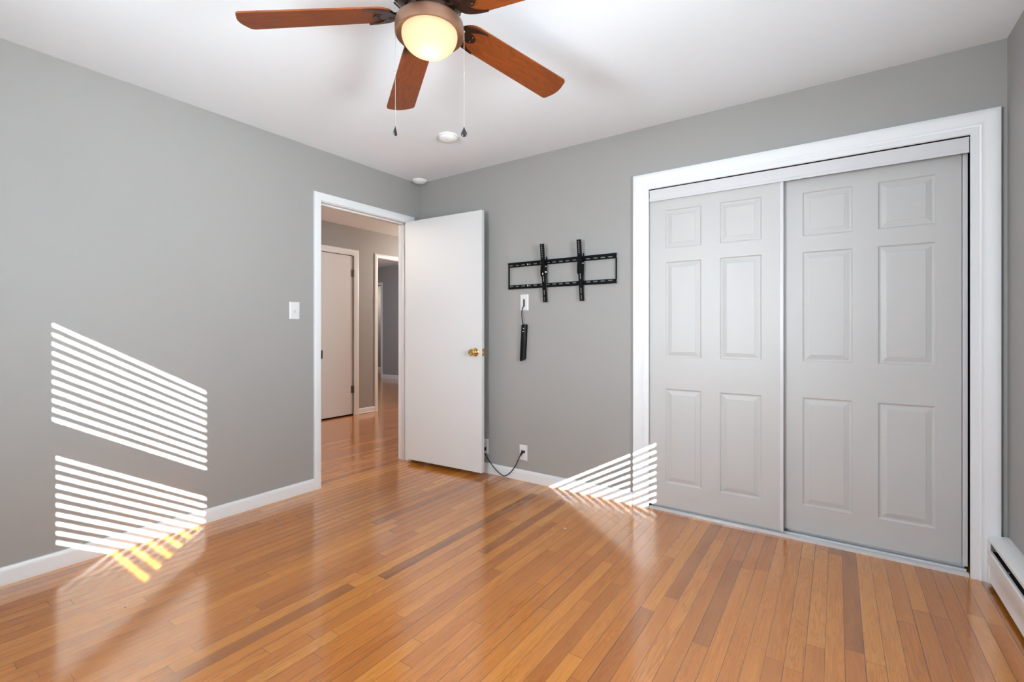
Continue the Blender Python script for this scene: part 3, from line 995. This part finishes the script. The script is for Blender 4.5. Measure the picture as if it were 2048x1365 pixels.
def arm(xc, side):
    """upright arm that leans out at the top"""
    top = Vector((xc, -0.074, 1.757)); bot = Vector((xc, -0.026, 1.340))
    ax = (top - bot); Ln = ax.length; ax.normalize()
    nrm = Vector((0, -ax.z, ax.y))              # outwards, towards the room
    if nrm.y > 0: nrm = -nrm
    def f(u, s, d):                              # u across, s along from the bottom, d outwards
        p = bot + ax * s + nrm * d + Vector((u, 0, 0))
        return (p.x + ox, p.y, p.z + oz)
    mb = MB()
    w = 0.014
    def bx(u0, u1, s0, s1, d0, d1):
        mb.loft([[f(u0, s0, d0), f(u1, s0, d0), f(u1, s0, d1), f(u0, s0, d1)], [f(u0, s1, d0), f(u1, s1, d0), f(u1, s1, d1), f(u0, s1, d1)]])
    hw = 0.0035
    holes = [(0.008, 0.040), (0.052, 0.090), (0.150, 0.190)]
    s = Ln - 0.012
    k = [(Ln - 0.010 - i * 0.0125 - 0.0065, Ln - 0.010 - i * 0.0125) for i in range(9)]
    holes += sorted(k)
    holes += [(0.128, 0.134)]
    holes.sort()
    cur = 0.0
    bx(-w, -hw, 0, Ln, 0, 0.002); bx(hw, w, 0, Ln, 0, 0.002)
    for a, b in holes:
        bx(-hw, hw, cur, a, 0, 0.002)
        cur = b
    bx(-hw, hw, cur, Ln, 0, 0.002)
    bx(-w, -w + 0.002, 0, Ln, -0.013, 0.0); bx(w - 0.002, w, 0, Ln, -0.013, 0.0)
    a = mb.build('arm', M['black'], TV)
    # pivot plate with the hook over the rail
    pm = MB()
    g = lambda y, z, h: (xc + h + ox, y, z + oz)
    outline = [(-0.024, 1.672), (-0.018, 1.650), (-0.022, 1.640), (-0.022, 1.560), (-0.026, 1.528), (-0.046, 1.520), (-0.060, 1.534), (-0.062, 1.560), (-0.058, 1.600), (-0.044, 1.640), (-0.034, 1.668)]
    pm.prism(outline, g, 0.0145, 0.017)
    pm.prism(outline, g, -0.017, -0.0145)
    pm.prism([(-0.019, 1.470), (-0.026, 1.470), (-0.034, 1.530), (-0.026, 1.540)], g, 0.0145, 0.017)
    pm.build('pivot_plate', M['black'], a)
    kn = MB().lathe([(0, 0), (0.008, 0), (0.008, 0.006), (0.006, 0.010), (0, 0.010)], (xc + 0.017 + ox, -0.048, 1.556 + oz), 16, mat4=Matrix.Rotation(PI / 2, 4, 'Y'))
    MB().lathe([(0, 0), (0.0045, 0), (0.0045, 0.012), (0, 0.012)], (xc + 0.017 + ox, -0.052, 1.596 + oz), 12, mat4=Matrix.Rotation(PI / 2, 4, 'Y')).build('pivot_screw', M['screw'], a, smooth=40)
    kn.build('knob', M['screw'] if side == 0 else M['black'], a, smooth=40)
    if side == 0:
        MB().ball((xc - 0.003 + ox, -0.0485 - 0.004, 1.545 + oz), (0.0055, 0.003, 0.009), 12, 8).build('bolt', M['screw'], a, smooth=60)
        MB().tube([(xc + 0.019 + ox, -0.046, 1.540 + oz), (xc + 0.021 + ox, -0.038, 1.42 + oz)], 0.0013, 6).build('pull_cord', M['greypl'], a)
    else:
        MB().tube([(xc - 0.018 + ox, -0.040, 1.610 + oz), (xc - 0.028 + ox, -0.040, 1.600 + oz), (xc - 0.034 + ox, -0.040, 1.585 + oz)], 0.0022, 6).build('wire_clip', M['fin'], a)


arm(1.320, 0)
arm(1.614, 1)

# ------------------------------------------------------------------ ceiling detectors
sm = empty('smoke_detector', (0.922, -0.626, RH))
tag(sm, 'white round smoke detector on the ceiling behind the right pull chain', 'smoke detector')
MB().lathe([(0, 0), (0.066, 0), (0.066, -0.006), (0.062, -0.010), (0, -0.010)], n=48).build('base_plate', M['detector'], sm, smooth=40)
b = MB().lathe([(0.054, -0.009), (0.060, -0.014), (0.058, -0.024), (0.050, -0.030), (0.044, -0.033), (0.030, -0.037), (0.012, -0.040), (0, -0.040)], n=48)
b.build('cover', M['detector'], sm, smooth=40)
MB().lathe([(0, 0), (0.006, 0), (0.005, -0.003), (0, -0.004)], (0.018, -0.030, -0.036), 16).build('test_button', M['plate'], sm, smooth=40)

cs = empty('ceiling_cover', (0.080, -0.066, RH))
tag(cs, 'small white domed ceiling cover tucked into the corner above the doorway', 'ceiling cover')
MB().lathe([(0, 0), (0.063, 0), (0.063, -0.004), (0.058, -0.013), (0.046, -0.022), (0.028, -0.028), (0, -0.030)], n=48).build('dome', M['detector'], cs, smooth=50)

# ------------------------------------------------------------------ ceiling fan
FX, FYc = 1.871, -1.764
fan = empty('ceiling_fan', (FX, FYc, RH))
tag(fan, 'five blade ceiling fan with a lit frosted bowl and two pull chains', 'ceiling fan')
Z = lambda z: z - RH
mh = MB().lathe([(0, Z(2.44)), (0.085, Z(2.44)), (0.088, Z(2.425)), (0.082, Z(2.415)), (0.120, Z(2.408)), (0.140, Z(2.392)), (0.146, Z(2.370)), (0.142, Z(2.345)), (0.128, Z(2.318)),
                 (0.108, Z(2.298)), (0.094, Z(2.288)), (0.088, Z(2.282)), (0.0, Z(2.282))], n=64)
mho = mh.build('motor_housing', M['bronze'], fan, smooth=35)
for k in range(18):
    a = 2 * PI * k / 18
    ca, sa = math.cos(a), math.sin(a)
    ring = []
    for q in range(12):
        th = 2 * PI * q / 12
        s_, w_ = math.cos(th), math.sin(th)
        z_ = 2.3155 + s_ * 0.016
        r_ = 0.1262 + s_ * 0.0165 + 0.001
        ring.append((r_, w_ * 0.0055, z_))
    MB().loft([[(ca * r - sa * w, sa * r + ca * w, Z(z)) for r, w, z in ring], [(ca * (r - 0.004) - sa * w, sa * (r - 0.004) + ca * w, Z(z + 0.003)) for r, w, z in ring]]).build('vent_slot', M['dark'], mho)
MB().lathe([(0, Z(2.288)), (0.080, Z(2.288)), (0.082, Z(2.284)), (0.080, Z(2.258)), (0.070, Z(2.252)), (0.064, Z(2.244)), (0.064, Z(2.236)), (0, Z(2.236))], n=48).build('switch_housing', M['bronze'], fan, smooth=35)
MB().lathe([(0, Z(2.240)), (0.085, Z(2.240)), (0.112, Z(2.236)), (0.1195, Z(2.228)), (0.1215, Z(2.215)), (0.1215, Z(2.196)), (0.1200, Z(2.187)), (0.1170, Z(2.1850)), (0.102, Z(2.1950)), (0.098, Z(2.1970)),
            (0.098, Z(2.200)), (0.1135, Z(2.202)), (0.1135, Z(2.228)), (0, Z(2.234))], n=72).build('light_ring', M['copper'], fan, smooth=40)
prof = [(0.0975, Z(2.198)), (0.0985, Z(2.190))]
for i in range(1, 13):
    a = i / 12 * PI / 2
    prof.append((0.0985 * math.cos(a) ** 0.85 if i < 12 else 0.0, Z(2.190 - 0.070 * math.sin(a))))
bowl = MB().lathe(prof, n=72).build('glass_bowl', M['bowl'], fan, smooth=80)
tag(bowl, 'frosted glass bowl lit warm white from inside')
lamp = point_light('fan_bulb', (FX, FYc, 2.168), 0.60, (1.0, 0.80, 0.56), 0.020)


def blade_outline():
    # local x outwards, y across
    root, tip, w0, w1 = 0.124, 0.655, 0.058, 0.067
    pts = []
    for i in range(13):                          # rounded root
        a = PI / 2 + PI * i / 12
        pts.append((root + 0.060 + 0.060 * math.cos(a), w0 * math.sin(a)))
    pts = pts[::-1] if pts[0][1] > 0 and False else pts
    out = pts[:]                                 # goes from +y to -y round the root
    r = 0.018
    # lower edge to the tip corner
    out.append((0.45, -(w0 + (w1 - w0) * 0.6)))
    for i in range(7):
        a = -PI / 2 + (PI / 2 - 0.25) * i / 6
        out.append((tip - 0.012 - r + r * math.cos(a), -(w1 - r) + r * math.sin(a)))
    for i in range(1, 8):
        yy = -(w1 - r) + 2 * (w1 - r) * i / 8
        out.append((tip - 0.012 * (yy / (w1 - r)) ** 2, yy))
    for i in range(7):
        a = 0.25 + (PI / 2 - 0.25) * i / 6
        out.append((tip - 0.012 - r + r * math.cos(a), (w1 - r) + r * math.sin(a)))
    out.append((0.45, (w0 + (w1 - w0) * 0.6)))
    return out


PITCH = math.radians(-12)


def pitchf(x, y, h):
    return (x, y * math.cos(PITCH) - h * math.sin(PITCH), y * math.sin(PITCH) + h * math.cos(PITCH))


def make_blade():
    mb = MB()
    mb.prism(blade_outline(), pitchf, 0.0, 0.0055)
    b = mb.build('blade', M['blade'])
    return b


def make_bracket():
    mb = MB()
    # crescent that hugs the rounded root of the blade
    outer, inner = [], []
    n = 22
    for i in range(n + 1):
        a = PI / 2 + PI * i / n
        outer.append((0.226 + 0.066 * math.cos(a) + 0.040 * (abs(math.sin(a)) ** 8), 0.056 * math.sin(a)))
    for i in range(n + 1):
        a = PI / 2 + PI * i / n
        inner.append((0.236 + 0.040 * math.cos(a) + 0.028 * (abs(math.sin(a)) ** 6), 0.0525 * math.sin(a) * (0.55 + 0.45 * abs(math.sin(a)) ** 2)))
    # build as a strip with real thickness
    def strip(h):
        return [pitchf(x, y, h) for x, y in outer], [pitchf(x, y, h) for x, y in inner]
    (o0, i0), (o1, i1) = strip(-0.007), strip(-0.0005)
    rings = [[a, b, d, c] for a, b, c, d in zip(o0, i0, o1, i1)]
    mb.loft(rings)
    # centre tongue with two screws
    tong = [(0.185, -0.014), (0.205, -0.020), (0.228, -0.017), (0.240, -0.008), (0.243, 0.0), (0.240, 0.008), (0.228, 0.017), (0.205, 0.020), (0.185, 0.014)]
    mb.prism(tong, pitchf, -0.006, -0.0004)
    for yy in (-0.010, 0.010):
        c = pitchf(0.224, yy, -0.007)
        mb.ball(c, (0.0055, 0.0055, 0.003), 12, 6)
    # curved arm that rises to the motor
    arm_pts = [(0.190, 0.0, -0.004), (0.170, 0.0, -0.003), (0.155, 0.0, 0.0), (0.135, 0.0, 0.003), (0.108, 0.0, 0.004)]
    rings = []
    for (x, y, z), w, h in zip(arm_pts, (0.013, 0.010, 0.009, 0.012, 0.016), (0.004, 0.0045, 0.005, 0.005, 0.004)):
        rings.append([(x, y - w, z - h), (x, y + w, z - h), (x, y + w, z + h), (x, y - w, z + h)])
    mb.loft(rings)
    for v in mb.bm.verts:
        v.co.x -= 0.044
    return mb.build('blade_bracket', M['bronze'], smooth=30)


blade0, brk0 = make_blade(), make_bracket()
for k in range(5):
    a = math.radians(-140.9 + 72 * k)
    b = blade0 if k == 0 else blade0.copy()
    r = brk0 if k == 0 else brk0.copy()
    if k:
        C.objects.link(b); C.objects.link(r)
    for o in (b, r):
        o.parent = fan
        o.location = (0, 0, Z(2.268))
        o.rotation_euler = (0, math.radians(5.6), a)      # the blades droop a little towards their tips
R_ = Vector((math.cos(math.radians(YAW)), math.sin(math.radians(YAW)), 0))


def pull_chain(sign, zend, edge_on):
    base = R_ * (0.1225 * sign)
    top, bot = 2.196, zend + 0.034
    mb = MB()
    mb.ball((base.x, base.y, Z(2.203)), 0.004, 8, 6)
    z = top
    while z > bot:
        mb.ball((base.x, base.y, Z(z)), 0.00135, 6, 4)
        z -= 0.0037
    mb.box((base.x - 0.0004, base.y - 0.0004, Z(bot)), (base.x + 0.0004, base.y + 0.0004, Z(top)))
    zc = 2.058
    mb.lathe([(0, 0.006), (0.0022, 0.004), (0.0028, 0), (0.0022, -0.004), (0, -0.006)], (base.x, base.y, Z(zc)), 10)
    ch = mb.build('pull_chain', M['chain'], fan, smooth=60)
    pm = MB()
    prof = [(0, 0.036), (0.0015, 0.035), (0.002, 0.031), (0.0042, 0.026), (0.0078, 0.019), (0.0108, 0.012), (0.0112, 0.008), (0.0085, 0.003), (0.004, 0.0004), (0, 0)]
    sc = Matrix.Rotation(math.radians(YAW if not edge_on else YAW + 75), 4, 'Z') @ Matrix.Scale(0.42, 4, (0, 1, 0))
    pm.lathe(prof, (base.x, base.y, Z(zend)), 28, mat4=sc)
    p = pm.build('pendant', M['pendant'], ch, smooth=50)
    tag(p, 'black teardrop pendant')


pull_chain(-1, 1.832, True)
pull_chain(1, 1.828, False)

# ------------------------------------------------------------------ tiny debris on the floor
for (x, y, r, lab, mm) in ((0.664, -2.291, 0.004, 'tiny grey fleck on the floor near the left wall', 'fin'),
                           (1.180, -2.047, 0.0045, 'tiny grey fleck on the floor in front of the doorway', 'fin'),
                           (1.785, -0.588, 0.007, 'tiny white paint chip on the floor before the back wall', 'plate')):
    o = MB().ball((0, 0, 0), (r, r * 0.6, r * (0.25 if mm == 'plate' else 0.6)), 8, 5).build('floor_debris', M[mm], smooth=60, loc=(x, y, r * (0.25 if mm == 'plate' else 0.6)))
    tag(o, lab, 'debris')
